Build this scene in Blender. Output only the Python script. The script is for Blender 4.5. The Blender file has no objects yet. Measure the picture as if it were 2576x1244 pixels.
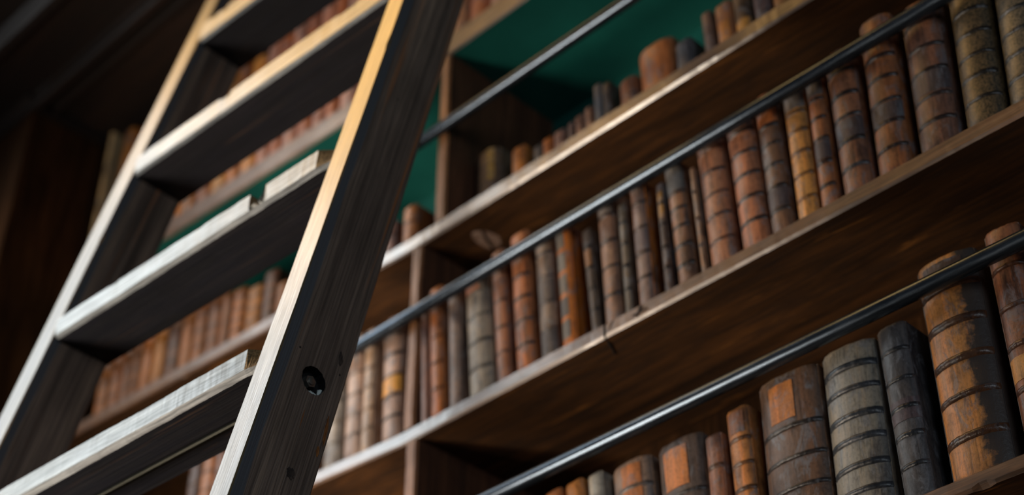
import bpy, bmesh, math, random
from mathutils import Vector, Matrix

SC = bpy.context.scene
COL = SC.collection
random.seed(7)
R = random.Random(11)

# ------------------------------------------------------------------ helpers
def hexc(h):
    h = h.lstrip('#')
    v = [int(h[i:i + 2], 16) / 255 for i in (0, 2, 4)]
    return tuple((c / 12.92 if c <= .04045 else ((c + .055) / 1.055) ** 2.4) for c in v)

def link(name, verts, faces, mats, parent=None, midx=None, smooth=False, color=None):
    me = bpy.data.meshes.new(name)
    me.from_pydata([tuple(v) for v in verts], [], faces)
    if not isinstance(mats, (list, tuple)):
        mats = [mats]
    for m in mats:
        me.materials.append(m)
    if midx:
        for p, i in zip(me.polygons, midx):
            p.material_index = i
    bm = bmesh.new(); bm.from_mesh(me)
    bmesh.ops.recalc_face_normals(bm, faces=bm.faces)
    bm.to_mesh(me); bm.free()
    if smooth:
        for p in me.polygons:
            p.use_smooth = True
    o = bpy.data.objects.new(name, me)
    COL.objects.link(o)
    if parent is not None:
        o.parent = parent
    if color is not None:
        o.color = (*color, 1)
    return o

def smooth_by_angle(o, deg=40):
    bm = bmesh.new(); bm.from_mesh(o.data)
    for f in bm.faces:
        f.smooth = True
    for e in bm.edges:
        if len(e.link_faces) == 2 and e.calc_face_angle(0) > math.radians(deg):
            e.smooth = False
    bm.to_mesh(o.data); bm.free()

def box_vf(x0, x1, y0, y1, z0, z1):
    v = [(x0, y0, z0), (x1, y0, z0), (x1, y1, z0), (x0, y1, z0), (x0, y0, z1), (x1, y0, z1), (x1, y1, z1), (x0, y1, z1)]
    f = [(0, 3, 2, 1), (4, 5, 6, 7), (0, 1, 5, 4), (1, 2, 6, 5), (2, 3, 7, 6), (3, 0, 4, 7)]
    return v, f

def box(name, b, mat, parent=None, bevel=0.0, color=None):
    v, f = box_vf(*b)
    o = link(name, v, f, mat, parent, color=color)
    if bevel:
        bm = bmesh.new(); bm.from_mesh(o.data)
        bmesh.ops.bevel(bm, geom=bm.edges[:], offset=bevel, segments=2, profile=.6, affect='EDGES')
        bm.to_mesh(o.data); bm.free()
    return o

def empty(name, loc=(0, 0, 0)):
    o = bpy.data.objects.new(name, None); COL.objects.link(o)
    o.location = loc; o.empty_display_size = .05
    return o

def tag(o, label, cat, group=None, kind=None):
    o['label'] = label; o['category'] = cat
    if group: o['group'] = group
    if kind: o['kind'] = kind
    return o

def sweep_x(name, prof_at, xs, mat_of_seg, mats, parent=None):
    """loft closed profiles [(y,z),...] along x; mat_of_seg[i] = slot of the strip after profile point i."""
    verts, faces, mi = [], [], []
    n = len(prof_at(xs[0], 0))
    for k, x in enumerate(xs):
        for (y, z) in prof_at(x, k):
            verts.append((x, y, z))
    for k in range(len(xs) - 1):
        for i in range(n):
            j = (i + 1) % n
            faces.append((k * n + i, k * n + j, (k + 1) * n + j, (k + 1) * n + i)); mi.append(mat_of_seg[i])
    faces.append(tuple(range(n))); mi.append(mat_of_seg[-1])
    faces.append(tuple((len(xs) - 1) * n + i for i in range(n))); mi.append(mat_of_seg[-1])
    return link(name, verts, faces, mats, parent, mi)

def tube(name, pts, rad, mat, parent=None, seg=20, color=None):
    verts, faces = [], []
    pts = [Vector(p) for p in pts]
    rads = rad if isinstance(rad, (list, tuple)) else [rad] * len(pts)
    for i, p in enumerate(pts):
        t = (pts[min(i + 1, len(pts) - 1)] - pts[max(i - 1, 0)]).normalized()
        a = t.orthogonal().normalized() if abs(t.x) < .9 else Vector((0, 1, 0)).cross(t).normalized()
        b = t.cross(a)
        for k in range(seg):
            q = 2 * math.pi * k / seg
            verts.append(p + rads[i] * (a * math.cos(q) + b * math.sin(q)))
    for i in range(len(pts) - 1):
        for k in range(seg):
            j = (k + 1) % seg
            faces.append((i * seg + k, i * seg + j, (i + 1) * seg + j, (i + 1) * seg + k))
    faces.append(tuple(range(seg))); faces.append(tuple((len(pts) - 1) * seg + k for k in range(seg)))
    o = link(name, verts, faces, mat, parent, color=color)
    smooth_by_angle(o, 50)
    return o

# ------------------------------------------------------------------ materials
class NT:
    def __init__(s, name):
        s.m = bpy.data.materials.new(name); s.m.use_nodes = True
        s.t = s.m.node_tree; s.n = s.t.nodes; s.b = s.n['Principled BSDF']
        s.out = s.n['Material Output']
    def new(s, typ, **kw):
        nd = s.n.new(typ)
        for k, v in kw.items():
            if k.startswith('i_'):
                nd.inputs[k[2:].replace('_', ' ')].default_value = v
            else:
                setattr(nd, k, v)
        return nd
    def l(s, a, b): s.t.links.new(a, b)
    def coord(s, scale, rnd=False):
        tc = s.new('ShaderNodeTexCoord')
        mp = s.new('ShaderNodeMapping'); mp.inputs['Scale'].default_value = scale
        if rnd:
            oi = s.new('ShaderNodeObjectInfo')
            ml = s.new('ShaderNodeMath', operation='MULTIPLY'); ml.inputs[1].default_value = 37.0
            s.l(oi.outputs['Random'], ml.inputs[0])
            ad = s.new('ShaderNodeVectorMath', operation='ADD')
            s.l(tc.outputs['Object'], ad.inputs[0]); s.l(ml.outputs[0], ad.inputs[1])
            s.l(ad.outputs[0], mp.inputs['Vector'])
        else:
            s.l(tc.outputs['Object'], mp.inputs['Vector'])
        return mp.outputs[0]
    def noise(s, vec, scale=1., detail=5., rough=.55, dist=0.):
        nd = s.new('ShaderNodeTexNoise')
        nd.inputs['Scale'].default_value = scale; nd.inputs['Detail'].default_value = detail
        nd.inputs['Roughness'].default_value = rough; nd.inputs['Distortion'].default_value = dist
        s.l(vec, nd.inputs['Vector']); return nd.outputs['Fac']
    def ramp(s, fac, stops):
        r = s.new('ShaderNodeValToRGB'); e = r.color_ramp.elements
        while len(e) < len(stops): e.new(.5)
        for el, (p, c) in zip(e, stops):
            el.position = p; el.color = (*c, 1) if len(c) == 3 else c
        s.l(fac, r.inputs[0]); return r.outputs[0]
    def mix(s, a, b, fac, mode='MIX'):
        m = s.new('ShaderNodeMix', data_type='RGBA', blend_type=mode)
        for sock, v in ((m.inputs[0], fac), (m.inputs[6], a), (m.inputs[7], b)):
            if isinstance(v, (int, float)): sock.default_value = v
            elif isinstance(v, tuple): sock.default_value = (*v, 1) if len(v) == 3 else v
            else: s.l(v, sock)
        return m.outputs[2]
    def bump(s, h, strength=.3, dist=.002):
        b = s.new('ShaderNodeBump'); b.inputs['Strength'].default_value = strength; b.inputs['Distance'].default_value = dist
        s.l(h, b.inputs['Height']); s.l(b.outputs[0], s.b.inputs['Normal'])
    def set(s, col=None, rough=None, metal=None, spec=None):
        if col is not None:
            if isinstance(col, tuple): s.b.inputs['Base Color'].default_value = (*col, 1)
            else: s.l(col, s.b.inputs['Base Color'])
        if rough is not None:
            if isinstance(rough, float): s.b.inputs['Roughness'].default_value = rough
            else: s.l(rough, s.b.inputs['Roughness'])
        if metal is not None: s.b.inputs['Metallic'].default_value = metal
        if spec is not None: s.b.inputs['Specular IOR Level'].default_value = spec
        return s.m

G3 = lambda v: (v, v, v)

def wood(name, dark, mid, light, axis, rough=.5, fine=420., coarse=14., bump=.35, bdist=.0012, streak=None, stretch=.035, spec=.4):
    """grained wood; axis = grain direction 'x' or 'z' in object space."""
    t = NT(name)
    def sc(f):
        return (f * stretch, f, f) if axis == 'x' else (f, f, f * stretch)
    g = t.noise(t.coord(sc(fine)), 1., 3., .6, .4)
    c = t.noise(t.coord(sc(coarse * 3)), 1., 5., .6, 1.2)
    big = t.noise(t.coord((3, 3, 3)), 1.7, 4., .6)
    base = t.ramp(c, [(.25, dark), (.5, mid), (.78, light)])
    base = t.mix(base, t.ramp(g, [(.38, G3(.35)), (.6, G3(1.))]), .75, 'MULTIPLY')
    base = t.mix(base, t.ramp(big, [(.3, G3(.55)), (.7, G3(1.15))]), .7, 'MULTIPLY')
    if streak:
        s = t.noise(t.coord(sc(65)), 1., 4., .7, .6)
        base = t.mix(base, streak, t.ramp(s, [(.62, G3(0)), (.74, G3(.75))]))
    rr = t.ramp(g, [(.3, G3(min(1, rough + .18))), (.7, G3(rough))])
    t.bump(g, bump, bdist)
    return t.set(base, rr, spec=spec)

M = {}
M['stained_z'] = wood('dark_stained_wood', hexc('#38302c'), hexc('#78685c'), hexc('#ad957e'), 'z', .40, 560, 16, .7, .0014, hexc('#b06a2e'), .015)
def arris_band(m):
    nt = m.node_tree; nd = nt.nodes; b = nd['Principled BSDF']
    src = b.inputs['Base Color'].links[0].from_socket
    tc = nd.new('ShaderNodeTexCoord'); sx = nd.new('ShaderNodeSeparateXYZ'); nt.links.new(tc.outputs['Object'], sx.inputs[0])
    mp = nd.new('ShaderNodeMapping'); mp.inputs['Scale'].default_value = (30, 30, 5); nt.links.new(tc.outputs['Object'], mp.inputs[0])
    no = nd.new('ShaderNodeTexNoise'); no.inputs['Scale'].default_value = 1.; nt.links.new(mp.outputs[0], no.inputs['Vector'])
    ma = nd.new('ShaderNodeMath'); ma.operation = 'MULTIPLY_ADD'; ma.inputs[1].default_value = .012; ma.inputs[2].default_value = .0075
    nt.links.new(no.outputs['Fac'], ma.inputs[0])
    su = nd.new('ShaderNodeMath'); su.operation = 'SUBTRACT'; nt.links.new(sx.outputs['Y'], su.inputs[0]); nt.links.new(ma.outputs[0], su.inputs[1])
    mr = nd.new('ShaderNodeMapRange'); mr.inputs['From Min'].default_value = -.001; mr.inputs['From Max'].default_value = .001
    mr.inputs['To Min'].default_value = 1; mr.inputs['To Max'].default_value = 0; nt.links.new(su.outputs[0], mr.inputs[0])
    mx = nd.new('ShaderNodeMix'); mx.data_type = 'RGBA'; nt.links.new(mr.outputs[0], mx.inputs[0]); nt.links.new(src, mx.inputs[6])
    mx.inputs[7].default_value = (*hexc('#4f5256'), 1); nt.links.new(mx.outputs[2], b.inputs['Base Color'])
arris_band(M['stained_z'])
M['stained_x'] = wood('dark_stained_tread_wood', hexc('#090a0f'), hexc('#11131b'), hexc('#201e22'), 'x', .42, 380, 14, .5, .0014, hexc('#3a2a20'), .03, .35)
M['worn_z'] = wood('worn_pale_wood', hexc('#3f3421'), hexc('#64532f'), hexc('#77653f'), 'z', .31, 620, 12, .4, .0008, None, .02, .75)
M['worn_x'] = wood('worn_pale_tread_wood', hexc('#464842'), hexc('#686c67'), hexc('#80847d'), 'x', .32, 300, 18, .45, .0010, hexc('#5b5242'), .05, .6)
for _k, _c in (('worn_z', .20), ('worn_x', .12)):
    _b = M[_k].node_tree.nodes['Principled BSDF']; _b.inputs['Coat Weight'].default_value = _c; _b.inputs['Coat Roughness'].default_value = .26
M['chamfer'] = wood('shaded_chamfer_wood', hexc('#2d3236'), hexc('#545b5f'), hexc('#757b7c'), 'x', .45, 300, 30, .5, .001, None, .06)  # shade of the down-facing chamfer is put into this blue-grey colour
M['raw'] = wood('raw_broken_wood', hexc('#4a3a24'), hexc('#8d744e'), hexc('#c0a070'), 'x', .8, 500, 60, .8, .003, None, .8)
M['shelf'] = wood('brown_shelf_wood', hexc('#211309'), hexc('#4c3018'), hexc('#6c4523'), 'x', .5, 160, 6, .3, .001, hexc('#94602a'), .09)
M['edge'] = wood('worn_shelf_edge_wood', hexc('#3f2a1c'), hexc('#75543b'), hexc('#8f6d50'), 'x', .30, 300, 18, .3, .0008, hexc('#573524'), .06, .75)
_b = M['edge'].node_tree.nodes['Principled BSDF']; _b.inputs['Coat Weight'].default_value = .75; _b.inputs['Coat Roughness'].default_value = .20
M['case_z'] = wood('brown_upright_wood', hexc('#3a2418'), hexc('#5b3a27'), hexc('#7a4f35'), 'z', .5, 160, 8, .25, .001, None, .05)
M['edge_z'] = wood('worn_upright_edge_wood', hexc('#8a5a38'), hexc('#a8734a'), hexc('#bd8a60'), 'z', .42, 300, 12, .3, .001, None, .05)
M['dark_case'] = wood('dark_panel_wood', hexc('#24150b'), hexc('#422913'), hexc('#5f3d22'), 'z', .8, 120, 6, .2, .001, None, .06, .1)
M['dark_case_x'] = wood('dark_cornice_wood', hexc('#140c08'), hexc('#22160f'), hexc('#332218'), 'x', .55, 120, 6, .2, .001, None, .06)

t = NT('green_painted_board')
n1 = t.noise(t.coord((6, 6, 6)), 1., 5., .6)
M['green'] = (t.bump(t.noise(t.coord((40, 160, 160)), 1., 3.), .12, .001), t.set(t.ramp(n1, [(.3, hexc('#104e48')), (.7, hexc('#18665c'))]), .55, spec=.3))[1]

t = NT('blackened_iron')
n1 = t.noise(t.coord((30, 300, 300)), 1., 4.)
M['iron'] = (t.bump(n1, .1, .0004), t.set(t.ramp(n1, [(.3, hexc('#38414b')), (.7, hexc('#4a5561'))]), t.ramp(n1, [(.3, G3(.22)), (.7, G3(.30))]), .85, .6))[1]

t = NT('steel_thread')
M['steel'] = t.set(hexc('#34342f'), .45, 1.)
t = NT('oiled_steel_nut')
M['nut'] = t.set(hexc('#8c877f'), .36, .85)
t = NT('black_paint')
M['black'] = t.set(hexc('#07080a'), .55)
t = NT('white_paint_fleck')
M['fleck'] = t.set(hexc('#c9d2cc'), .6)
t = NT('dark_crack')
M['crack'] = t.set(hexc('#0c0806'), .8)
t = NT('knot_wood')
nk = t.noise(t.coord((60, 60, 60)), 1., 5., .6, 1.5)
M['knot'] = t.set(t.ramp(nk, [(.3, hexc('#6a4632')), (.5, hexc('#a08474')), (.75, hexc('#bda494'))]), .5)
t = NT('floor_boards')
nf = t.noise(t.coord((1, 18, 18)), 1., 5.)
M['floor'] = t.set(t.ramp(nf, [(.3, hexc('#2c1d12')), (.7, hexc('#4a3220'))]), .45)

def leather(name, mult=1., mott=.85, rough=.37, grey=.8):
    t = NT(name)
    oi = t.new('ShaderNodeObjectInfo')
    c = oi.outputs['Color']
    p = t.noise(t.coord((26, 26, 14), True), 1., 6., .65, .8)
    s = t.noise(t.coord((120, 120, 9), True), 1., 4., .6)
    f = t.noise(t.coord((330, 330, 260), True), 1., 3., .6)
    k = t.noise(t.coord((260, 260, 22), True), 1., 5., .7, .5)
    darkc = t.mix(c, (.20, .19, .24), 1., 'MULTIPLY')
    lite = t.mix(c, (1.55, 1.32, 1.12), 1., 'MULTIPLY')
    a = t.mix(darkc, c, t.ramp(p, [(.36, G3(1 - mott)), (.54, G3(1.))]))
    a = t.mix(a, lite, t.ramp(s, [(.5, G3(0)), (.68, G3(.8))]))
    gp = t.noise(t.coord((38, 38, 17), True), 1.3, 6., .7, 1.4)
    a = t.mix(a, t.mix(c, (.15, .16, .18), .72), t.ramp(gp, [(.53, G3(0)), (.62, G3(grey))]))
    a = t.mix(a, t.ramp(k, [(.34, G3(.35)), (.48, G3(1.))]), .7, 'MULTIPLY')
    a = t.mix(a, t.ramp(f, [(.3, G3(.45)), (.52, G3(1.))]), .65, 'MULTIPLY')
    if mult != 1.:
        a = t.mix(a, G3(mult), 1., 'MULTIPLY')
    h = t.mix(t.mix(f, s, .35), k, .4)
    t.bump(h, .55, .0016)
    return t.set(a, t.ramp(p, [(.3, G3(rough + .16)), (.7, G3(rough))]), spec=.45)

M['leather'] = leather('aged_leather')
M['plain'] = leather('rubbed_orange_leather', 1., .5, .5, grey=0.)
M['band'] = leather('dark_band_leather', .62, .8, .24)  # darker, smoother leather for the raised bands
M['plate'] = leather('label_leather', 1., .35, .45)
M['speck'] = None
t = NT('sprinkled_leather')
oi = t.new('ShaderNodeObjectInfo')
v1 = t.noise(t.coord((420, 420, 300), True), 1., 4., .7)
v2 = t.noise(t.coord((34, 34, 20), True), 1., 5., .6, 1.)
a = t.mix(t.mix(oi.outputs['Color'], (.25, .32, .36), 1., 'MULTIPLY'), oi.outputs['Color'], t.ramp(v1, [(.42, G3(0)), (.56, G3(1))]))
a = t.mix(a, t.ramp(v2, [(.35, G3(.5)), (.6, G3(1.))]), .8, 'MULTIPLY')
t.bump(v1, .25, .001)
M['speck'] = t.set(a, .42, spec=.45)
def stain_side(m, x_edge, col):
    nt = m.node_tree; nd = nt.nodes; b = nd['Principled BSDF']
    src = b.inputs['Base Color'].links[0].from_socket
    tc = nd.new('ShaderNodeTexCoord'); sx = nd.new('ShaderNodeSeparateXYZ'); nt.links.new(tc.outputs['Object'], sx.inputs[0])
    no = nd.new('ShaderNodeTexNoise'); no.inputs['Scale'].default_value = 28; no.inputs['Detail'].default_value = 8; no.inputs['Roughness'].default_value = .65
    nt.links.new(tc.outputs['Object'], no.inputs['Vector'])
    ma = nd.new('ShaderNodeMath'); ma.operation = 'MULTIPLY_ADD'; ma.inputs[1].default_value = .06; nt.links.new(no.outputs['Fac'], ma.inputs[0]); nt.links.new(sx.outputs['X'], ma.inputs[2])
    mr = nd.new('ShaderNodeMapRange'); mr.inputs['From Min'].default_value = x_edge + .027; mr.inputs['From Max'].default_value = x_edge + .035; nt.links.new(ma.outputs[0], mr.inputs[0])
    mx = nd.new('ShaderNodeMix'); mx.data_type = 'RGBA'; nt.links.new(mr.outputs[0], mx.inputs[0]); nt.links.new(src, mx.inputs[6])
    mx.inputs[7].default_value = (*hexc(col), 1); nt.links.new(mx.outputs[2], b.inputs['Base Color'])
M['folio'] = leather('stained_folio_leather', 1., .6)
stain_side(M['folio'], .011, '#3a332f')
t = NT('old_paper_edges')
vp = t.noise(t.coord((500, 20, 8), True), 1., 3.)
M['paper'] = t.set(t.ramp(vp, [(.3, hexc('#6e5638')), (.7, hexc('#a88a5e'))]), .8)

# ------------------------------------------------------------------ bookcase
ZA, ZB, ZC, ZD = 3.074, 2.7445, 2.3615, 3.441       # tops of the shelves
TA, TB, TC, TD = .0245, .0215, .0185, .042          # thicknesses
XL, XR, DEP = -2.5, .56, .232
ZS = 3.885                                          # soffit under the cornice

case = tag(empty('bookcase', (-1., 0, 0)),
           'tall brown wooden library bookcase with worn shelf edges and a green painted bay', 'bookcase')
OX = 1.0     # case origin offset: local x = world x + OX

def warp(x):      # the shelves left of the uprights climb slightly
    return .072 * max(0., -1.482 - x)

def shelf(name, ztop, th, mat_under, seedv, label=None):
    rr = random.Random(seedv)
    xs = [XL + OX + .0005 + (XR - XL - .001) * i / 380 for i in range(381)]
    j1 = j2 = 0.
    J = []
    chip = 0
    for _ in xs:
        j1 += rr.uniform(-1, 1) * .0004; j1 *= .9
        j2 += rr.uniform(-1, 1) * .0005; j2 *= .9
        if chip <= 0 and rr.random() < .018: chip = rr.randint(2, 5); cd = rr.uniform(.001, .0032)
        c = cd if chip > 0 else 0
        chip -= 1
        J.append((j1, j2, c))
    def prof(x, k):
        a, b, c = J[k]
        wz = warp(x - OX)
        z1, z0 = ztop + wz, ztop - th + wz
        return [(DEP, z1), (.004 + abs(a), z1), (.0 + a * .4, z1 - .003 - abs(a)), (.0 + b * .5, z0 + .003 + c), (.003 + c, z0 + b * .3), (DEP, z0)]
    return sweep_x(name, prof, xs, [0, 1, 1, 1, 2, 0], [M['shelf'], M['edge'], mat_under], case)

shelf('shelf', ZD, TD, M['green'], 1)
sA = shelf('shelf', ZA, TA, M['shelf'], 2)
sB = shelf('shelf', ZB, TB, M['shelf'], 3)
sC = shelf('shelf', ZC, TC, M['shelf'], 4)

def part_box(name, b, mat, bevel=0, parent=case):
    x0, x1, y0, y1, z0, z1 = b
    return box(name, (x0 + OX, x1 + OX, y0, y1, z0, z1), mat, parent, bevel)

def upright(x0, x1, z0, z1, seedv):
    rr = random.Random(seedv)
    v, f, mi = [], [], []
    zs = [z0 + (z1 - z0) * i / 40 for i in range(41)]
    j = 0
    for z in zs:
        j = j * .85 + rr.uniform(-1, 1) * .0005
        for (x, y) in ((x0, DEP - .001), (x0, .004), (x0 + .003, .0005 + abs(j)), (x1 - .003 + j, .0005), (x1 + j, .004), (x1, DEP - .001)):
            v.append((x + OX, y, z))
    n = 6
    for k in range(40):
        for i in range(n):
            q = (i + 1) % n
            f.append((k * n + i, k * n + q, (k + 1) * n + q, (k + 1) * n + i)); mi.append(1 if i in (1, 2, 3) else 0)
    f.append(tuple(range(n))); f.append(tuple(40 * n + i for i in range(n))); mi += [0, 0]
    return link('divider', v, f, [M['case_z'], M['edge_z']], case, mi)

upright(-1.4326, -1.411, ZA + .0005, ZD - TD - .0005, 1)
upright(-1.4780, -1.4575, ZB + .0005, ZA - TA - .0005, 2)
upright(-1.4700, -1.4480, ZC + .0005, ZB - TB - .0005, 3)

part_box('back_panel', (XL, XR, DEP, DEP + .02, 1.9, ZA + .06), M['dark_case'])
part_box('back_panel', (XL, XR, DEP, DEP + .02, ZA + .06, ZD + .075), M['green'])
part_box('back_panel', (XL, XR, DEP, DEP + .02, ZD + .075, ZS), M['case_z'])
part_box('side_panel', (XR, XR + .03, -.004, DEP + .02, 0, ZS), M['case_z'], .002)
part_box('base_cabinet', (XL, XR, -.004, DEP + .02, 0, 1.9), M['dark_case'], .003)

# projecting end pilaster on the left, with cap moulding and an iron stud
pil = part_box('end_pilaster', (-3.35, XL, -.165, DEP + .02, 0, 3.86), M['dark_case'], .004)
cap = sweep_x('cap_moulding', lambda x, k: [(DEP + .02, ZS), (-.19, ZS), (-.19, ZS - .008), (-.176, ZS - .014), (-.17, 3.861), (DEP + .02, 3.861)],
              [-3.35 + OX, XL + OX + .012], [0] * 6, [M['dark_case_x']], case)
box('stud', (-.012, .012, -.012, .0, -.011, .011), M['edge_z'], case, .003).location = (-2.665 + OX, -.165, 3.43)

part_box('upper_wall', (-3.35, XR + .03, .02, DEP + .02, ZS + .03, 6.5), M['dark_case'])  # unseen wall above the bookcase, closes the empty background
# cornice: soffit and two stepped beams running over the bay
part_box('soffit', (-3.35, XR + .03, -.40, DEP + .02, ZS, ZS + .03), M['dark_case_x'])
def beam(y, z, h, d):
    return sweep_x('cornice_beam', lambda x, k: [(y + d, z), (y + d, z - h * .7), (y + d * .8, z - h), (y + d * .2, z - h), (y, z - h * .8), (y, z - h * .35), (y - d * .25, z)],
                   [XL + OX + .013, XR + .03 + OX], [0] * 7, [M['dark_case_x']], case)
beam(-.175, ZS, .030, .022)
beam(-.130, ZS, .014, .016)
beam(-.320, ZS, .032, .03)

# oval knot with a split in the underside of the shelf, and cracks in a shelf edge
def disc(name, cx, cy, z, a, b, rot, mat, parent, n=40, th=.0006):
    v, f = [], []
    for zz in (z, z - th):
        for i in range(n):
            q = 2 * math.pi * i / n
            r = 1 + .06 * math.sin(3 * q + 1) + .03 * math.sin(7 * q)
            x, y = a * r * math.cos(q), b * r * math.sin(q)
            v.append((cx + x * math.cos(rot) - y * math.sin(rot) + OX, cy + x * math.sin(rot) + y * math.cos(rot), zz))
    f = [tuple(range(n)), tuple(range(n, 2 * n))] + [(i, (i + 1) % n, n + (i + 1) % n, n + i) for i in range(n)]
    return link(name, v, f, mat, parent)
kn = disc('wood_knot', -1.381, .0585, ZA - TA + .0001, .0165, .0245, 0., M['knot'], sA)
def stroke(name, pts, w, parent, mat=None):
    return tube(name, [(x + OX, y, z) for x, y, z in pts], [w * (.35 + .65 * math.sin(math.pi * (i + .6) / (len(pts) + .2))) for i in range(len(pts))], mat or M['crack'], parent, 6)
stroke('split', [(-1.371, .040, ZA - TA - .0005), (-1.378, .052, ZA - TA - .0006), (-1.384, .066, ZA - TA - .0006), (-1.391, .083, ZA - TA - .0005)], .0022, sA)

def edge_mark(pts, w):   # (x, z) on the front edge of the middle shelf, z below ZB
    stroke('crack', [(x, -.0002, ZB - z) for x, z in pts], w, sB)
edge_mark([(-1.1080, .003), (-1.1086, .009), (-1.1080, .016), (-1.1090, .0205)], .0016)
stroke('crack', [(-1.109, .000, ZB - TB + .001), (-1.1135, .014, ZB - TB - .0004), (-1.124, .036, ZB - TB - .0004)], .0016, sB)
edge_mark([(-1.046, .006), (-1.052, .011), (-1.060, .014)], .0012)
edge_mark([(-1.050, .004), (-1.053, .011), (-1.055, .018)], .0013)
edge_mark([(-1.040, .012), (-1.052, .0125), (-1.064, .012)], .0010)
edge_mark([(-1.094, .004), (-1.098, .010), (-1.103, .015)], .0010)

# ------------------------------------------------------------------ retaining rails
def rail(z, label, seedv):
    o = empty('retaining_rail', (-1., -.0095, z))
    tag(o, label, 'rail', 'iron rails across the book rows')
    tube('rod', [(XL + OX + .001, 0, 0), (XR + OX + .012, 0, 0)], .0093, M['iron'], o, 28)
    for x in (XL + .0015, XR + .012):
        tube('end_socket', [(x + OX, 0, 0), (x + OX + .012, 0, 0)], .014, M['iron'], o, 24)
    return o
rail(3.2395, 'black iron rail in front of the green painted bay', 1)
rail(2.9225, 'black iron rail across the tops of the middle row of books', 2)
rail(2.5720, 'black iron rail above the lowest row of large books', 3)

# ------------------------------------------------------------------ ladder
LW = Matrix(((0.99934651, -0.03579817, 0.00500512), (0.0339029, 0.97631414, 0.21368503), (-0.0125361, -0.2133757, 0.97688979)))
LO = Vector((-1.10570201, -0.48720047, 2.41987395))
lad = empty('library_ladder'); tag(lad, 'dark stained wooden library ladder with pale worn front edges leaning across the bookcase', 'ladder')
Lfoot = -2.40
lad.matrix_world = Matrix.Translation(LO) @ LW.to_4x4() @ Matrix.Translation((0, 0, 0))
LSL = .2187     # rise per depth that keeps a tread level
LD = .0838      # stringer depth
Z_TOP = 1.46

def stringer(x0, x1, seedv, mirror=False):
    rr = random.Random(seedv)
    zb = -(LO.z) / LW[2][2]
    zs = [zb + .0 + (Z_TOP - zb) * i / 260 for i in range(261)]
    v, f, mi = [], [], []
    j1 = j2 = 0
    n = 8
    for k, z in enumerate(zs):
        j1 = j1 * .9 + rr.uniform(-1, 1) * .0002
        j2 = j2 * .9 + rr.uniform(-1, 1) * .00025
        nick = .002 * math.exp(-((z - .55) / .006) ** 2) + .0015 * math.exp(-((z - .14) / .02) ** 2) * 0
        ch = .0016
        P = [(x0, LD), (x0, ch), (x0 + ch + j1, 0), (x1 - ch + j2 - nick, 0), (x1, ch + nick), (x1, LD - .002), (x1 - .002, LD), (x0 + .002, LD)]
        for (x, y) in P:
            zz = z
            if k == 0: zz = zb + y * LSL          # foot cut level with the floor
            v.append((x, y, zz))
    for k in range(len(zs) - 1):
        for i in range(n):
            q = (i + 1) % n
            f.append((k * n + i, k * n + q, (k + 1) * n + q, (k + 1) * n + i)); mi.append(1 if i in (1, 2, 3) else 0)
    f.append(tuple(range(n))); f.append(tuple((len(zs) - 1) * n + i for i in range(n))); mi += [0, 0]
    return link('stringer', v, f, [M['stained_z'], M['worn_z'], M['black']], lad, mi)

XR0, XR1 = -.0340, 0.
XL0, XL1 = -.6120, -.5690
str_r = stringer(XR0, XR1, 5)
str_l = stringer(XL0, XL1, 6)

# countersunk hole for the tie rod nut (cut through to real depth)
NY, NZ = .0472, .0578
cyl_v, cyl_f = [], []
nseg = 40
rr = random.Random(3)
rads = [.0150 + rr.uniform(-.0004, .0005) for _ in range(nseg)]
for x in (-.011, .02):
    for i in range(nseg):
        q = 2 * math.pi * i / nseg
        cyl_v.append((x, NY + rads[i] * math.cos(q), NZ + rads[i] * math.sin(q)))
cyl_f = [tuple(range(nseg)), tuple(range(nseg, 2 * nseg))] + [(i, (i + 1) % nseg, nseg + (i + 1) % nseg, nseg + i) for i in range(nseg)]
cut = link('hole_cutter', cyl_v, cyl_f, M['black'], lad)
bpy.context.view_layer.update()
md = str_r.modifiers.new('hole', 'BOOLEAN'); md.object = cut; md.operation = 'DIFFERENCE'; md.solver = 'EXACT'
dg = bpy.context.evaluated_depsgraph_get()
newme = bpy.data.meshes.new_from_object(str_r.evaluated_get(dg))
str_r.modifiers.clear(); str_r.data = newme
bpy.data.objects.remove(cut)

# nut, washer and rod end inside the hole
def xprism(name, x0, x1, cy, cz, r, n, rot, mat, parent, r2=None):
    v, f = [], []
    for x, rr_ in ((x0, r), (x1, r2 or r)):
        for i in range(n):
            q = 2 * math.pi * i / n + rot
            v.append((x, cy + rr_ * math.cos(q), cz + rr_ * math.sin(q)))
    f = [tuple(range(n)), tuple(range(n, 2 * n))] + [(i, (i + 1) % n, n + (i + 1) % n, n + i) for i in range(n)]
    return link(name, v, f, mat, parent)
nut = xprism('nut', -.0095, -.0035, NY - .0005, NZ, .0072, 6, .5, M['nut'], str_r, .0066)
xprism('washer', -.0111, -.0095, NY, NZ, .0118, 32, 0, M['black'], str_r)
tube('rod_end', [(-.004, NY - .0005, NZ), (-.0022, NY - .0005, NZ), (-.0018, NY - .0005, NZ)], [.0040, .0040, .0030], M['nut'], nut, 20)
for (q0, q1, x) in ((4.55, 5.45, -.0030), (5.65, 6.30, -.0042)):
    v, f = [], []
    n = 16
    for i in range(n + 1):
        q = q0 + (q1 - q0) * i / n
        w = (.0012 + .0022 * math.sin(math.pi * i / n)) * (1 + .35 * math.sin(i * 2.3))
        for xx, rr_ in ((x, .01465), (x, .01465 - w), (x - .0006, .01465 - w), (x - .0006, .01465)):
            v.append((xx, NY + rr_ * math.cos(q), NZ + rr_ * math.sin(q)))
    for i in range(n):
        for k in range(4):
            f.append((i * 4 + k, i * 4 + (k + 1) % 4, i * 4 + 4 + (k + 1) % 4, i * 4 + 4 + k))
    f.append((0, 1, 2, 3)); f.append((n * 4, n * 4 + 1, n * 4 + 2, n * 4 + 3))
    link('paint_fleck', v, f, M['fleck'], str_r)

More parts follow.
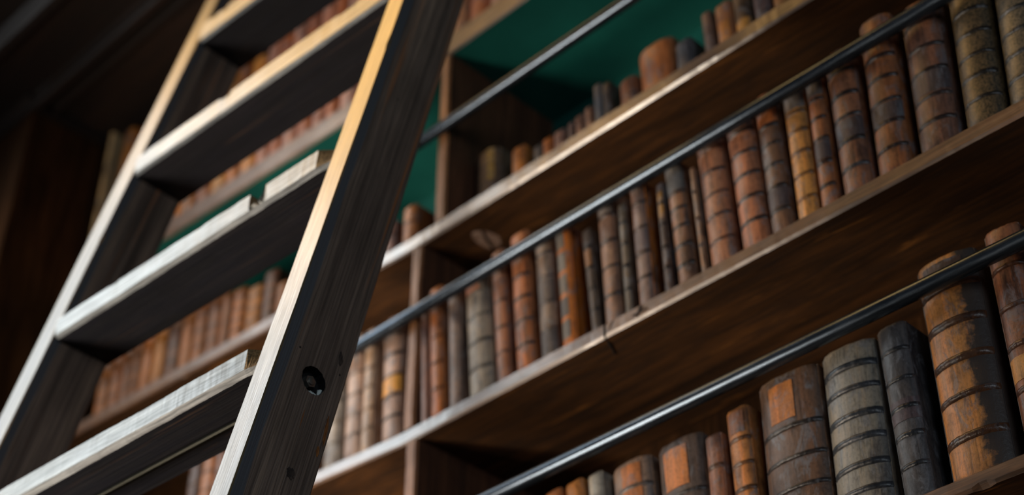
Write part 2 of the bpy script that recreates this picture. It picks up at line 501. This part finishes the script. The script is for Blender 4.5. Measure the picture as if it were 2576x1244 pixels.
# knots, nail holes and gouges in the side of the near stringer
def side_mark(name, y, z, a, b, rot, mat, th=.0004, seedv=0):
    rr = random.Random(seedv)
    n = 24; v, f = [], []
    rd = [1 + rr.uniform(-.22, .22) for _ in range(n)]
    for x in (XR1 - .0006, XR1 + th):
        for i in range(n):
            q = 2 * math.pi * i / n
            p, r = a * rd[i] * math.cos(q), b * rd[i] * math.sin(q)
            v.append((x, y + p * math.cos(rot) - r * math.sin(rot), z + p * math.sin(rot) + r * math.cos(rot)))
    f = [tuple(range(n)), tuple(range(n, 2 * n))] + [(i, (i + 1) % n, n + (i + 1) % n, n + i) for i in range(n)]
    return link(name, v, f, mat, str_r)
M['dark_knot'] = wood('dark_knot_wood', hexc('#1c1817'), hexc('#3a322e'), hexc('#57493f'), 'z', .5, 500, 60, .6, .001, None, .4)
M['gouge'] = wood('gouged_orange_wood', hexc('#4a2c14'), hexc('#8a5426'), hexc('#b0743a'), 'z', .7, 500, 30, .7, .002, None, .06)
side_mark('nail_hole', .0206, .0811, .0012, .0012, 0, M['crack'], .0002, 1)
side_mark('nail_hole', .0735, .0850, .0010, .0013, .4, M['crack'], .0002, 2)
side_mark('nail_hole', .0361, .4810, .0010, .0012, .2, M['crack'], .0002, 3)
side_mark('wood_knot', .0690, .1030, .0026, .0075, .25, M['dark_knot'], .0007, 4)
side_mark('wood_knot', .0543, -.0522, .0045, .0058, .2, M['dark_knot'], .0006, 5)
side_mark('gouge', .0775, .0160, .0018, .0170, .10, M['gouge'], .0003, 6)
side_mark('gouge', .0755, -.0105, .0020, .0060, .15, M['gouge'], .0003, 7)
side_mark('gouge', .0480, .0100, .0006, .0110, .02, M['gouge'], .0002, 8)

def tread(zb, zt, seedv, notches=(), cut=None, chamf=.004):
    """level board between the stringers; front face flush with the stringer fronts."""
    rr = random.Random(seedv)
    x0, x1 = XL1 - .004, XR0 + .004
    zb += .0047; zt -= .0047; YB, YT = .003, -.003      # the front face is plumb, so it leans out of the ladder plane
    xs = set(x0 + (x1 - x0) * i / 120 for i in range(121))
    for (c, w, d, yd) in notches:
        for s in (-1, -.72, -.4, 0, .4, .72, 1):
            xs.add(c + s * w)
    if cut:
        for s in range(9): xs.add(cut[0] + (x1 - cut[0]) * s / 8)
    xs = sorted(xs)
    j1 = j2 = 0.
    V = []
    for x in xs:
        j1 = j1 * .88 + rr.uniform(-1, 1) * .00022
        j2 = j2 * .88 + rr.uniform(-1, 1) * .00030
        dz, ym = 0., .012
        for (c, w, d, yd) in notches:
            s = abs(x - c) / w
            if s <= 1:
                prof = 1. if s < .45 else (1 - s) / .55
                if x > c: prof = 1. if s < .92 else (1 - s) / .08
                dz = max(dz, d * prof * (1 + rr.uniform(-.12, .12))); ym = max(ym, yd)
        fy = 0.
        if cut and x > cut[0]:
            u = (x - cut[0]) / (XR0 - cut[0])
            fy = cut[1] * max(0., u)
        yb = LD + .0005
        zl = lambda y, z, y0: z + (y - y0) * LSL
        V.append([(yb, zl(yb, zt, YT)), (ym + fy, zl(ym + fy, zt, YT) - dz * .82), (YT + fy + .0008 + abs(j1), zt - dz + j1 + fy * LSL),
                  (YB + j2 * .5 + fy * .12 - .0012, zb + chamf), (YB + chamf * .8 + fy * .1 + abs(j2), zb + chamf * .8 * LSL), (yb, zl(yb, zb, YB))])
    o = sweep_x('tread', lambda x, k: V[k], xs, [0, 0, 1, 3, 0, 0], [M['stained_x'], M['worn_x'], M['raw'], M['chamfer']], lad)
    for p in o.data.polygons:          # freshly broken wood where notched or cut
        c = p.center
        if p.material_index == 1 and cut and c.x > cut[0] + .001 and p.normal.x > .2: p.material_index = 2
        for (cc, w, d, yd) in notches:
            if abs(c.x - cc) < w and c.y < yd and c.z > zt - d * 1.3 and p.normal.z > .25 and p.material_index == 0:
                p.material_index = 2
    return o

T_SP = .3135
treads = {}
treads[0] = tread(.0535, .0930, 1, cut=(-.0565, .026), chamf=.006)
treads[1] = tread(.3600, .4016, 2, notches=((-.1700, .0140, .0270, .05), (-.452, .01, .002, .02)), cut=(-.0645, .024), chamf=.005)
treads[2] = tread(.6760, .7230, 3, notches=((-.3740, .0130, .0070, .025), (-.13, .02, .004, .02)))
treads[3] = tread(.9890, 1.0440, 4, notches=((-.52, .01, .006, .02), (-.545, .008, .004, .02)))
for k in range(-7, 0):
    treads[k] = tread(.0535 + k * .3135, .0935 + k * .3135, 20 + k)
treads[4] = tread(1.302, 1.346, 9)
# threaded tie rod under the lowest tread in view
rv, rf = [], []
nst, sg = 1500, 10
x_a, x_b = XL1 - .003, XR0 + .004
for i in range(nst + 1):
    x = x_a + (x_b - x_a) * i / nst
    r = .0034 + (.00035 if i % 4 < 2 else -.00035)
    for k in range(sg):
        q = 2 * math.pi * k / sg
        rv.append((x, NY + r * math.cos(q), NZ - .0015 + r * math.sin(q)))
for i in range(nst):
    for k in range(sg):
        j = (k + 1) % sg
        rf.append((i * sg + k, i * sg + j, (i + 1) * sg + j, (i + 1) * sg + k))
rf.append(tuple(range(sg))); rf.append(tuple(nst * sg + k for k in range(sg)))
link('tie_rod', rv, rf, M['steel'], lad)

# ------------------------------------------------------------------ books
def spine_curve(w, b, u, off=0.):
    a = u * math.radians(78)
    s78, c78 = math.sin(math.radians(78)), math.cos(math.radians(78))
    x = w / 2 * math.sin(a) / s78
    y = b * (1 - math.cos(a)) / (1 - c78)
    nx, ny = math.sin(a) * .6, -math.cos(a)
    return x + nx * off, y + ny * off

def make_book(name_root, x, y, z, w, h, d, tilt, col, board=None, bands=5, band_t=.0018, band_h=.0032, bcol=None, labels=(), mat='leather', bandpos=None, headcap=True, seedv=0):
    rr = random.Random(seedv * 7 + 3)
    root = empty('book', (x, y, z + max(warp(x - w / 2), warp(x)) + w / 2 * abs(math.sin(tilt)) + .0003))
    root.rotation_euler = (0, tilt, 0)
    col = hexc(col) if isinstance(col, str) else col
    boardc = hexc(board) if board else tuple(c * .75 for c in col)
    b = min(.24 * w, .013)
    bt = min(.0028, w * .12)              # board thickness
    ws = w - .001
    # spine: rounded shell with worn head and tail caps
    nu, v, f = 14, [], []
    zs = [0, .002, .006] + [.006 + (h - .012) * i / 24 for i in range(1, 24)] + [h - .006, h - .002, h]
    wob = [rr.uniform(-1, 1) * .00035 for _ in range(nu + 1)]
    for k, zz in enumerate(zs):
        off = -.0016 if k in (0, len(zs) - 1) else (-.0004 if k in (1, len(zs) - 2) else 0)
        for i in range(nu + 1):
            u = -1 + 2 * i / nu
            px, py = spine_curve(ws, b, u, off)
            zt = zz
            if k >= len(zs) - 2: zt = zz - .0022 * (1 - abs(u)) + wob[i] * 2 - .0008
            v.append((px, py, zt))
    n = nu + 1
    for k in range(len(zs) - 1):
        for i in range(nu):
            f.append((k * n + i, k * n + i + 1, (k + 1) * n + i + 1, (k + 1) * n + i))
        f.append((k * n + nu, k * n, (k + 1) * n, (k + 1) * n + nu))
    f.append(tuple(range(n))); f.append(tuple((len(zs) - 1) * n + i for i in range(n)))
    sp = link('spine', v, f, M[mat], root, color=col)
    smooth_by_angle(sp, 50)
    # raised bands
    if bands or bandpos:
        pos = bandpos or [(i + 1) / (bands + 1) + rr.uniform(-.008, .008) for i in range(bands)]
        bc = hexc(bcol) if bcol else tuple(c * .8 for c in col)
        for fz in pos:
            v, f = [], []
            zc = fz * h
            hh = band_h * rr.uniform(.85, 1.15)
            m = 24
            for i in range(m + 1):
                u = -1 + 2 * i / m
                tk = band_t * (1 - .85 * abs(u) ** 3) * rr.uniform(.78, 1.16)
                sag = rr.uniform(-1, 1) * .00025
                for (dz, t_) in ((hh, -.0004), (hh * .75, tk * .55), (hh * .3, tk), (-hh * .3, tk), (-hh * .75, tk * .55), (-hh, -.0004)):
                    px, py = spine_curve(ws, b, u, t_)
                    v.append((px, py, zc + dz + sag))
            q = 6
            for i in range(m):
                for k in range(q):
                    j = (k + 1) % q
                    f.append((i * q + k, i * q + j, (i + 1) * q + j, (i + 1) * q + k))
            f.append(tuple(range(q))); f.append(tuple(m * q + k for k in range(q)))
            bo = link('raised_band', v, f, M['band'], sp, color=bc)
            smooth_by_angle(bo, 60)
    # labels: (z0, z1, u0, u1, colour, name)
    for lb in labels:
        z0, z1, u0, u1, lc = lb[:5]
        nm = lb[5] if len(lb) > 5 else 'spine_label'
        v, f = [], []
        m = 12
        for i in range(m + 1):
            u = u0 + (u1 - u0) * i / m
            for (zz, t_) in ((z1, .0006), (z0, .0006), (z0, -.0003), (z1, -.0003)):
                px, py = spine_curve(ws, b, u, t_)
                v.append((px, py, zz * h + rr.uniform(-1, 1) * .0004))
        for i in range(m):
            for k in range(4):
                j = (k + 1) % 4
                f.append((i * 4 + k, i * 4 + j, (i + 1) * 4 + j, (i + 1) * 4 + k))
        f.append((0, 1, 2, 3)); f.append((m * 4, m * 4 + 1, m * 4 + 2, m * 4 + 3))
        lo = link(nm, v, f, M['plate'], sp, color=hexc(lc))
        smooth_by_angle(lo, 60)
    # boards and text block
    for s in (-1, 1):
        xa, xb = sorted((s * w / 2, s * (w / 2 - bt)))
        bo = box('board', (xa, xb, b - .001, d, 0.0, h - .002), M[mat], root, .0007, color=boardc)
    box('text_block', (-w / 2 + bt, w / 2 - bt, b, d - .004, .002, h - .005), M['paper'], root)
    return root

ORD = ['first', 'second', 'third', 'fourth', 'fifth', 'sixth', 'seventh', 'eighth', 'ninth', 'tenth', 'eleventh', 'twelfth', 'thirteenth',
       'fourteenth', 'fifteenth', 'sixteenth', 'seventeenth', 'eighteenth', 'nineteenth', 'twentieth', 'twenty-first', 'twenty-second',
       'twenty-third', 'twenty-fourth', 'twenty-fifth', 'twenty-sixth', 'twenty-seventh', 'twenty-eighth', 'twenty-ninth', 'thirtieth']

DK = '#2c2422'
# middle row: x0, x1, height, lean left, lean right, colour, kwargs, label
MID = [
 (-1.449, -1.434, .190, -.068, '#8a6456', dict(bands=0), 'thin dull red-brown book beside the upright on the middle row'),
 (-1.4325, -1.4045, .220, -.068, '#b06a38', dict(bands=4), 'narrow mottled orange book rising above the rail near the upright'),
 (-1.396, -1.371, .207, -.056, '#8d786c', dict(bands=0), 'plain grey-brown book right of the mottled orange one, middle row'),
 (-1.361, -1.315, .208, -.076, '#9a9184', dict(bands=4, bcol='#7d766c', labels=[(.80, .985, -.95, .35, '#b9724a', 'leather_patch')]), 'broad faded grey book with an orange patch at its head'),
 (-1.306, -1.280, .221, -.077, '#93654d', dict(bands=4), 'slim reddish tan book right of the broad faded grey one'),
 (-1.270, -1.236, .228, -.068, '#a86a44', dict(bands=5, bcol='#5b4034'), 'orange-tan book with dark raised bands, fourth right of the plain grey-brown one'),
 (-1.227, -1.196, .210, -.064, '#857467', dict(bands=4, bcol='#5d5350', labels=[(.02, .2, -1, 1, '#56504f'), (.42, .58, -1, 1, '#5b5350')]), 'grey-brown book with dark grey panels, middle row'),
 (-1.186, -1.1595, .192, -.064, '#bd7032', dict(bands=0, board='#a65c22', labels=[(.80, .95, -.8, .3, '#6d675f'), (.61, .76, -.8, .3, '#6d675f'), (.42, .57, -.8, .3, '#676159'), (.23, .38, -.8, .3, '#54504e'), (.05, .19, -.8, .3, '#6d675f')]), 'bright orange book with a column of grey rectangular labels'),
 (-1.138, -1.1225, .169, -.085, '#4c433d', dict(bands=4, bcol='#282320', labels=[(.62, .78, -.6, .6, '#7d5636')]), 'short dark book right of the bright orange labelled one'),
 (-1.116, -1.087, .210, -.046, '#8b6b58', dict(bands=4, bcol='#4c3b33', labels=[(.80, .99, -1, 1, '#7a716c')]), 'tan-brown book with a grey head, right of the short dark one'),
 (-1.079, -1.0655, .173, -.038, '#5a5146', dict(bands=4, bcol='#37332f'), 'thin dark olive book between two taller brown books, middle row'),
 (-1.058, -1.0335, .192, -.040, '#806a61', dict(bands=4, bcol='#5b4a44', board='#a2622c', labels=[(.42, .58, -1, 1, '#6c5f60')]), 'mauve-brown book with an orange torn side, above the cracked shelf edge'),
 (-1.016, -1.0035, .170, -.035, '#4d3c36', dict(bands=4, bcol='#2a2220', labels=[(.66, .9, -.5, .6, '#8a6532')]), 'thin dark book with a gold speck, left of the grey-headed one'),
 (-.998, -.969, .186, -.064, '#7b5a45', dict(bandpos=[.14, .30, .46, .61, .745], bcol='#3e332f', labels=[(.765, .985, -1, 1, '#62605f')]), 'brown book with a grey head, just below the rail in mid row'),
 (-.9605, -.9535, .167, -.048, '#93765f', dict(bands=3), 'sliver-thin pale book right of the grey-headed brown one'),
 (-.9505, -.911, .211, -.046, '#986a50', dict(bands=5, bcol='#6d4a3a'), 'pale red-brown banded book right of the sliver-thin one'),
 (-.903, -.862, .212, -.047, '#9a6548', dict(bands=5, bcol='#4f382f'), 'plump light red-brown book left of the one with an orange head'),
 (-.858, -.8275, .212, -.030, '#6f513d', dict(bandpos=[.14, .30, .46, .61, .745], bcol='#453831', labels=[(.765, .98, -1, .9, '#a8602f'), (.16, .285, -1, 1, '#4c4142')]), 'dark brown book with an orange head, left of the golden one'),
 (-.823, -.793, .212, -.010, '#c58a48', dict(bandpos=[.14, .30, .46, .61, .745], bcol='#9a6a3a', labels=[(.77, .975, -1, 1, '#6e655f')]), 'golden tan book with a grey head on the middle row'),
 (-.789, -.766, .212, -.003, '#a5683f', dict(bandpos=[.14, .30, .46, .61, .745], bcol='#4a342b', labels=[(.32, .44, -1, 1, '#4e4243'), (.77, .975, -1, 1, '#645a55')]), 'slim orange-brown book right of the golden tan one'),
 (-.759, -.7205, .212, -.006, '#8d5f45', dict(bands=5, bcol='#3c302c', labels=[(.35, .485, -1, 1, '#4e4243')]), 'thick red-brown book with a dark wide label, second right of the golden one'),
 (-.713, -.671, .228, .020, '#8f5b38', dict(bands=6, bcol='#3a2b26', labels=[(.305, .41, -1, 1, '#4a4040')]), 'tall brown book whose head rises above the middle rail'),
 (-.661, -.612, .214, .028, '#6f4f40', dict(bands=5, bcol='#3e302c', labels=[(.35, .485, -1, 1, '#493f40'), (.84, .97, -.7, .25, '#b06a2a', 'leather_patch')]), 'wide dark brown book with a bright orange patch at its head'),
 (-.603, -.557, .250, .048, '#665339', dict(bands=7, bcol='#2c2822', mat='speck'), 'thick olive-brown speckled book at the right of the middle row'),
 (-.553, -.503, .250, .066, '#665a49', dict(bands=7, bcol='#2c3032', mat='speck'), 'grey-brown speckled book, rightmost on the middle row'),
]
# lowest row
LOW = [
 (-1.206, -1.178, .194, -.08, '#a5683c', dict(bands=4), 'sliver of an orange book at the left end of the lowest row'),
 (-1.173, -1.1445, .194, -.08, '#b87a40', dict(bands=4), 'small orange-gold book left of the pale grey one, lowest row'),
 (-1.140, -1.1165, .191, -.06, '#9a958a', dict(bands=4), 'small pale grey book on the lowest row'),
 (-1.108, -1.049, .186, -.06, '#8d7462', dict(bands=4, labels=[(.70, .95, -.2, .5, '#a8693a', 'leather_patch')]), 'broad grey-brown book with orange patches, right of the pale grey one'),
 (-1.041, -.976, .184, -.043, '#5d4f47', dict(bandpos=[.14, .31, .47, .61], bcol='#37302d', labels=[(.66, .93, -.45, .35, '#b5723e')]), 'dark book with a large orange label beside the thin plain brown one'),
 (-.972, -.949, .170, -.020, '#8a5f48', dict(bands=3), 'thin plain brown book between the dark labelled and orange-brown ones'),
 (-.941, -.910, .190, -.030, '#a8703f', dict(bandpos=[.12, .29, .46, .62, .78], bcol='#7a5232', labels=[(.82, .96, -.6, .5, '#7d5540')]), 'glossy orange-brown book left of the largest dark one'),
 (-.903, -.824, .204, .000, '#5e4839', dict(bandpos=[.14, .31, .48, .66], bcol='#2f2a2a', band_t=.0024, labels=[(.71, .93, -.40, .22, '#b0703a')]), 'very broad dark brown book with a square orange label'),
 (-.8205, -.7535, .202, .012, '#7d776b', dict(bands=6, bcol='#3b4046', band_t=.0028, band_h=.0042), 'broad weathered grey book with dark ridged bands'),
 (-.742, -.706, .201, -.020, '#4b4a4c', dict(bands=5, bcol='#34383e', labels=[(.42, .54, -1, 1, '#4d4247')]), 'slate-black slim book between the weathered grey and the big tan ones'),
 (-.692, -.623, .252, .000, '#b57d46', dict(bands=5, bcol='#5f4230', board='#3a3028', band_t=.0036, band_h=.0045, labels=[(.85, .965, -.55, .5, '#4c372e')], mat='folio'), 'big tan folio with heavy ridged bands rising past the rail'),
 (-.6105, -.5705, .254, .001, '#85573c', dict(bandpos=[.12, .26, .45, .62, .80], bcol='#6a4634', band_t=.0026, labels=[(.30, .40, -1, 1, '#c08c50', 'cloth_band')]), 'red-brown book with a ribbed yellow band, right of the big tan folio'),
 (-.5655, -.525, .262, .030, '#4a4048', dict(bands=5), 'dark book rising above the rail at the lower right corner'),
]
for i, (x0, x1, h, k, c, kw, lab) in enumerate(MID):
    d = R.uniform(.13, .165)
    b = make_book('book', (x0 + x1) / 2, .004 + R.uniform(0, .004), ZB, x1 - x0 - .0008, h, d, math.atan(k), c, seedv=i, **kw)
    tag(b, lab, 'book', 'old books on the middle shelf')
for i, (x0, x1, h, k, c, kw, lab) in enumerate(LOW):
    d = R.uniform(.15, .18)
    b = make_book('book', (x0 + x1) / 2, .005 + R.uniform(0, .003), ZC, x1 - x0 - .0008, h, d, math.atan(k), c, seedv=100 + i, **kw)
    tag(b, lab, 'book', 'old books on the lowest shelf')

# left of the upright on the middle row
MIDL = [
 (-1.535, -1.493, .208, -.045, '#b3917c', dict(bands=5, bcol='#4e423c', labels=[(.36, .50, -1, 1, '#d0943e')]), 'pinkish tan book with an ochre label left of the upright'),
 (-1.576, -1.5505, .207, -.030, '#ab9078', dict(bands=5), 'pale tan book, second left of the middle upright'),
 (-1.615, -1.578, .207, -.030, '#a88f80', dict(bands=5), 'pale pinkish tan book, third left of the middle upright'),
 (-1.660, -1.6225, .215, -.030, '#9a9288', dict(bands=5), 'pale grey book beside the near ladder side, fourth left of the upright'),
]
for i, (x0, x1, h, k, c, kw, lab) in enumerate(MIDL):
    b = make_book('book', (x0 + x1) / 2, .005, ZB, x1 - x0 - .0008, h, .14, math.atan(k), c, seedv=200 + i, **kw)
    tag(b, lab, 'book', 'old books on the middle shelf')
x = -1.672
cs = ['#7d5238', '#8a5a3c', '#6d4a36', '#94633f', '#5a4032', '#85593a']
for i in range(11):
    w = R.uniform(.024, .042)
    b = make_book('book', x - w / 2, .006, ZB, w - .001, R.uniform(.18, .215), .14, 0, cs[i % 6], bands=R.choice([0, 4, 5]), seedv=230 + i)
    tag(b, 'brown book %s left of the middle upright, under the lowest ladder tread' % ORD[i + 4], 'book', 'old books on the middle shelf')
    x -= w + .001

# short books in the green bay, standing well back
GREEN = [
 (-1.406, -1.355, .137, '#6d5a4a', dict(bands=3, labels=[(.55, .98, .25, .6, '#a8884a', 'gilt_strip')]), 'grey-brown book with a gilt strip next to the upright, green bay'),
 (-1.325, -1.297, .104, '#c07838', dict(bands=3), 'small bright orange book, second right of the green bay upright'),
 (-1.278, -1.261, .083, '#5a524e', dict(bands=2), 'tiny dim grey book in the green bay'),
 (-1.258, -1.2395, .085, '#b5682e', dict(bands=3), 'tiny orange book between a dim grey and a pink-brown one'),
 (-1.237, -1.2145, .085, '#8f6655', dict(bands=3), 'small pink-brown book right of the tiny orange one'),
 (-1.207, -1.196, .085, '#6d5248', dict(bands=2), 'thin brown book just left of two small tan books, green bay'),
 (-1.1935, -1.1775, .089, '#8a6350', dict(bands=3), 'small tan book, fourth left of the slim grey one, green bay'),
 (-1.1745, -1.1595, .093, '#8f6750', dict(bands=3), 'small tan book just left of the slim dark grey one'),
 (-1.1555, -1.1415, .125, '#5b5a5e', dict(bands=0), 'slim dark grey book left of the black one, green bay'),
 (-1.1395, -1.1245, .117, '#453830', dict(bands=3), 'slim black-brown book right of the slim dark grey one'),
 (-1.1105, -1.079, .100, '#7d5138', dict(bands=2), 'short brown book leaning near the plump orange one'),
 (-1.0765, -1.014, .132, '#a5653a', dict(bands=0), 'plump smooth orange-brown book in the green bay'),
 (-1.0075, -.979, .104, '#4c4a4e', dict(bands=0), 'dark grey book right of the plump orange-brown one'),
 (-.9575, -.941, .127, '#6f5648', dict(bands=2), 'narrow grey-brown book, second right of the plump orange one'),
 (-.9365, -.908, .124, '#8f6040', dict(bands=0, labels=[(.0, .28, -1, 1, '#4b3c38'), (.35, .7, -.6, .5, '#b5763a', 'leather_patch')]), 'orange-brown book with a dark foot, green bay'),
 (-.9055, -.880, .127, '#6a5138', dict(bands=0, labels=[(.0, .55, -1, 1, '#b5803c', 'leather_patch')]), 'dark book with a golden lower half, green bay'),
 (-.8745, -.8485, .123, '#6a5450', dict(bands=3), 'mauve-brown book near the top right of the green bay'),
 (-.8435, -.821, .107, '#9a6a3c', dict(bands=3), 'orange book at the right end of the green bay books'),
]
for i, (x0, x1, h, c, kw, lab) in enumerate(GREEN):
    b = make_book('book', (x0 + x1) / 2, .048, ZA, x1 - x0 - .0008, h, R.uniform(.09, .11), -.035 if i > 2 else 0, c, seedv=300 + i, band_t=.001, band_h=.002, **kw)
    tag(b, lab, 'book', 'small books in the green bay')
# left of the green bay upright, seen past the ladder
for i, (x0, x1, h, c, lab) in enumerate([
        (-1.542, -1.513, .100, '#b57440', 'short orange book just left of the green bay upright'),
        (-1.586, -1.561, .092, '#8d6a60', 'short dusky pink book, second left of the green bay upright')]):
    b = make_book('book', (x0 + x1) / 2, .03, ZA, x1 - x0, h, .1, 0, c, bands=2, seedv=330 + i, band_t=.001)
    tag(b, lab, 'book', 'small books in the green bay')
x = -1.80
cs = ['#7d4a12', '#64390d', '#885014', '#4f2d10', '#754414', '#6c3f10', '#8f5a16']
for i in range(15):
    w = R.uniform(.026, .046)
    h = [.072, .112, .098, .112, .118, .125][i] if i < 6 else R.uniform(.135, .17)
    b = make_book('book', x - w / 2, .012, ZA, w - .001, h, .13, R.uniform(-.02, .02) * 0, cs[(i * 3) % 7], bands=R.choice([0, 3, 4]), seedv=350 + i, mat='plain')
    tag(b, 'orange-brown book seen between the lower ladder treads, %s from the right in its row' % ORD[i], 'book', 'orange books behind the ladder')
    x -= w + .0015
# top row
x = -1.300
cs = ['#b98a70', '#a8623e', '#c08a66', '#b06c46', '#a36043', '#b87a5a']
csl = ['#c07f3a', '#a8642c', '#c58a3e', '#8a4f24', '#b5742f']
for i in range(29):
    w = R.uniform(.034, .050)
    if i < 8: c, h = cs[i % 6], R.uniform(.24, .31)
    elif i < 15: c, h = ['#c08a72', '#a8623c', '#b98068', '#9a5836'][i % 4], .36 + R.uniform(-.01, .01)
    elif i < 22: c, h = csl[i % 5], R.uniform(.26, .33)
    else: c, h = csl[(i * 2) % 5], R.uniform(.30, .37)
    if i == 11 or i == 17: h = .335
    if x - w < XL + .05: break
    b = make_book('book', x - w / 2, .010, ZD, w - .0012, h, .17, 0, c, bands=R.choice([4, 5, 0]), seedv=400 + i)
    tag(b, 'tan-orange book on the top shelf above the green underside, %s from the right' % ORD[i], 'book', 'books on the top shelf')
    x -= w + .0015
b = make_book('book', -2.474, .002, ZD, .016, .395, .15, 0, '#e2c08c', bands=0, seedv=470)
tag(b, 'tall thin pale vellum book at the left end of the top shelf', 'book', 'books on the top shelf')

# ------------------------------------------------------------------ floor
v, f = box_vf(-6, 3, -4.5, .4, -.05, 0)
fl = link('floor', v, f, M['floor']); fl['kind'] = 'structure'; fl['label'] = 'dark wooden floor boards under the bookcase'; fl['category'] = 'floor'

# ------------------------------------------------------------------ light
def area(name, loc, target, size, power, col, spread=180, shape='RECTANGLE', sy=None):
    l = bpy.data.lights.new(name, 'AREA'); l.energy = power; l.color = col
    l.shape = shape; l.size = size; l.size_y = sy or size; l.spread = math.radians(spread)
    o = bpy.data.objects.new(name, l); COL.objects.link(o)
    o.location = loc
    o.rotation_euler = (Vector(target) - Vector(loc)).to_track_quat('-Z', 'Y').to_euler()
    return o
area('window_light', (-2.65, -1.05, 3.72), (-1.4, -.3, 2.75), .7, 9.0, (.86, .95, 1.), 116, sy=1.25)
area('upper_lamp', (-2.25, -.95, 4.82), (-1.1, -.2, 3.0), 1.1, 15, (1., .56, .17), 130, sy=1.25)
area('low_window_light', (-2.35, -1.6, 1.6), (-1.3, 0, 2.75), .5, 15.5, (1., .84, .68), 80, sy=.9)
area('right_fill_light', (2.2, -2.2, 2.6), (-1.0, -.4, 2.6), 1.2, 6, (.78, .89, 1.), 90)  # added fill from the right, lifts the dark side of the ladder
w = bpy.data.worlds.new('room_air'); SC.world = w; w.use_nodes = True
w.node_tree.nodes['Background'].inputs[0].default_value = (.48, .62, .85, 1)
w.node_tree.nodes['Background'].inputs[1].default_value = .04

# ------------------------------------------------------------------ camera
cam = bpy.data.cameras.new('camera'); co = bpy.data.objects.new('camera', cam); COL.objects.link(co)
Rc = ((0.7051360144312016, 0.709039890677768, 0.006755337129926778),
      (-0.4232575497996339, 0.42853249223094353, -0.7982561929856521),
      (-0.5688903652635457, 0.5600199429752435, 0.6022801804644697))
mw = Matrix(((Rc[0][0], -Rc[1][0], -Rc[2][0], 0), (Rc[0][1], -Rc[1][1], -Rc[2][1], -1.25), (Rc[0][2], -Rc[1][2], -Rc[2][2], 1.6), (0, 0, 0, 1)))
co.matrix_world = mw
cam.sensor_width = 36; cam.sensor_fit = 'HORIZONTAL'
cam.lens = 4172.73 / 2576 * 36
cam.clip_start = .01
cam.dof.use_dof = True
cam.dof.focus_distance = 1.54
cam.dof.aperture_fstop = 3.3
SC.camera = co

vs = SC.view_settings
SC.display_settings.display_device = 'sRGB'
vs.view_transform = 'Standard'; vs.look = 'None'; vs.gamma = 1.; vs.exposure = 0.; vs.use_curve_mapping = False
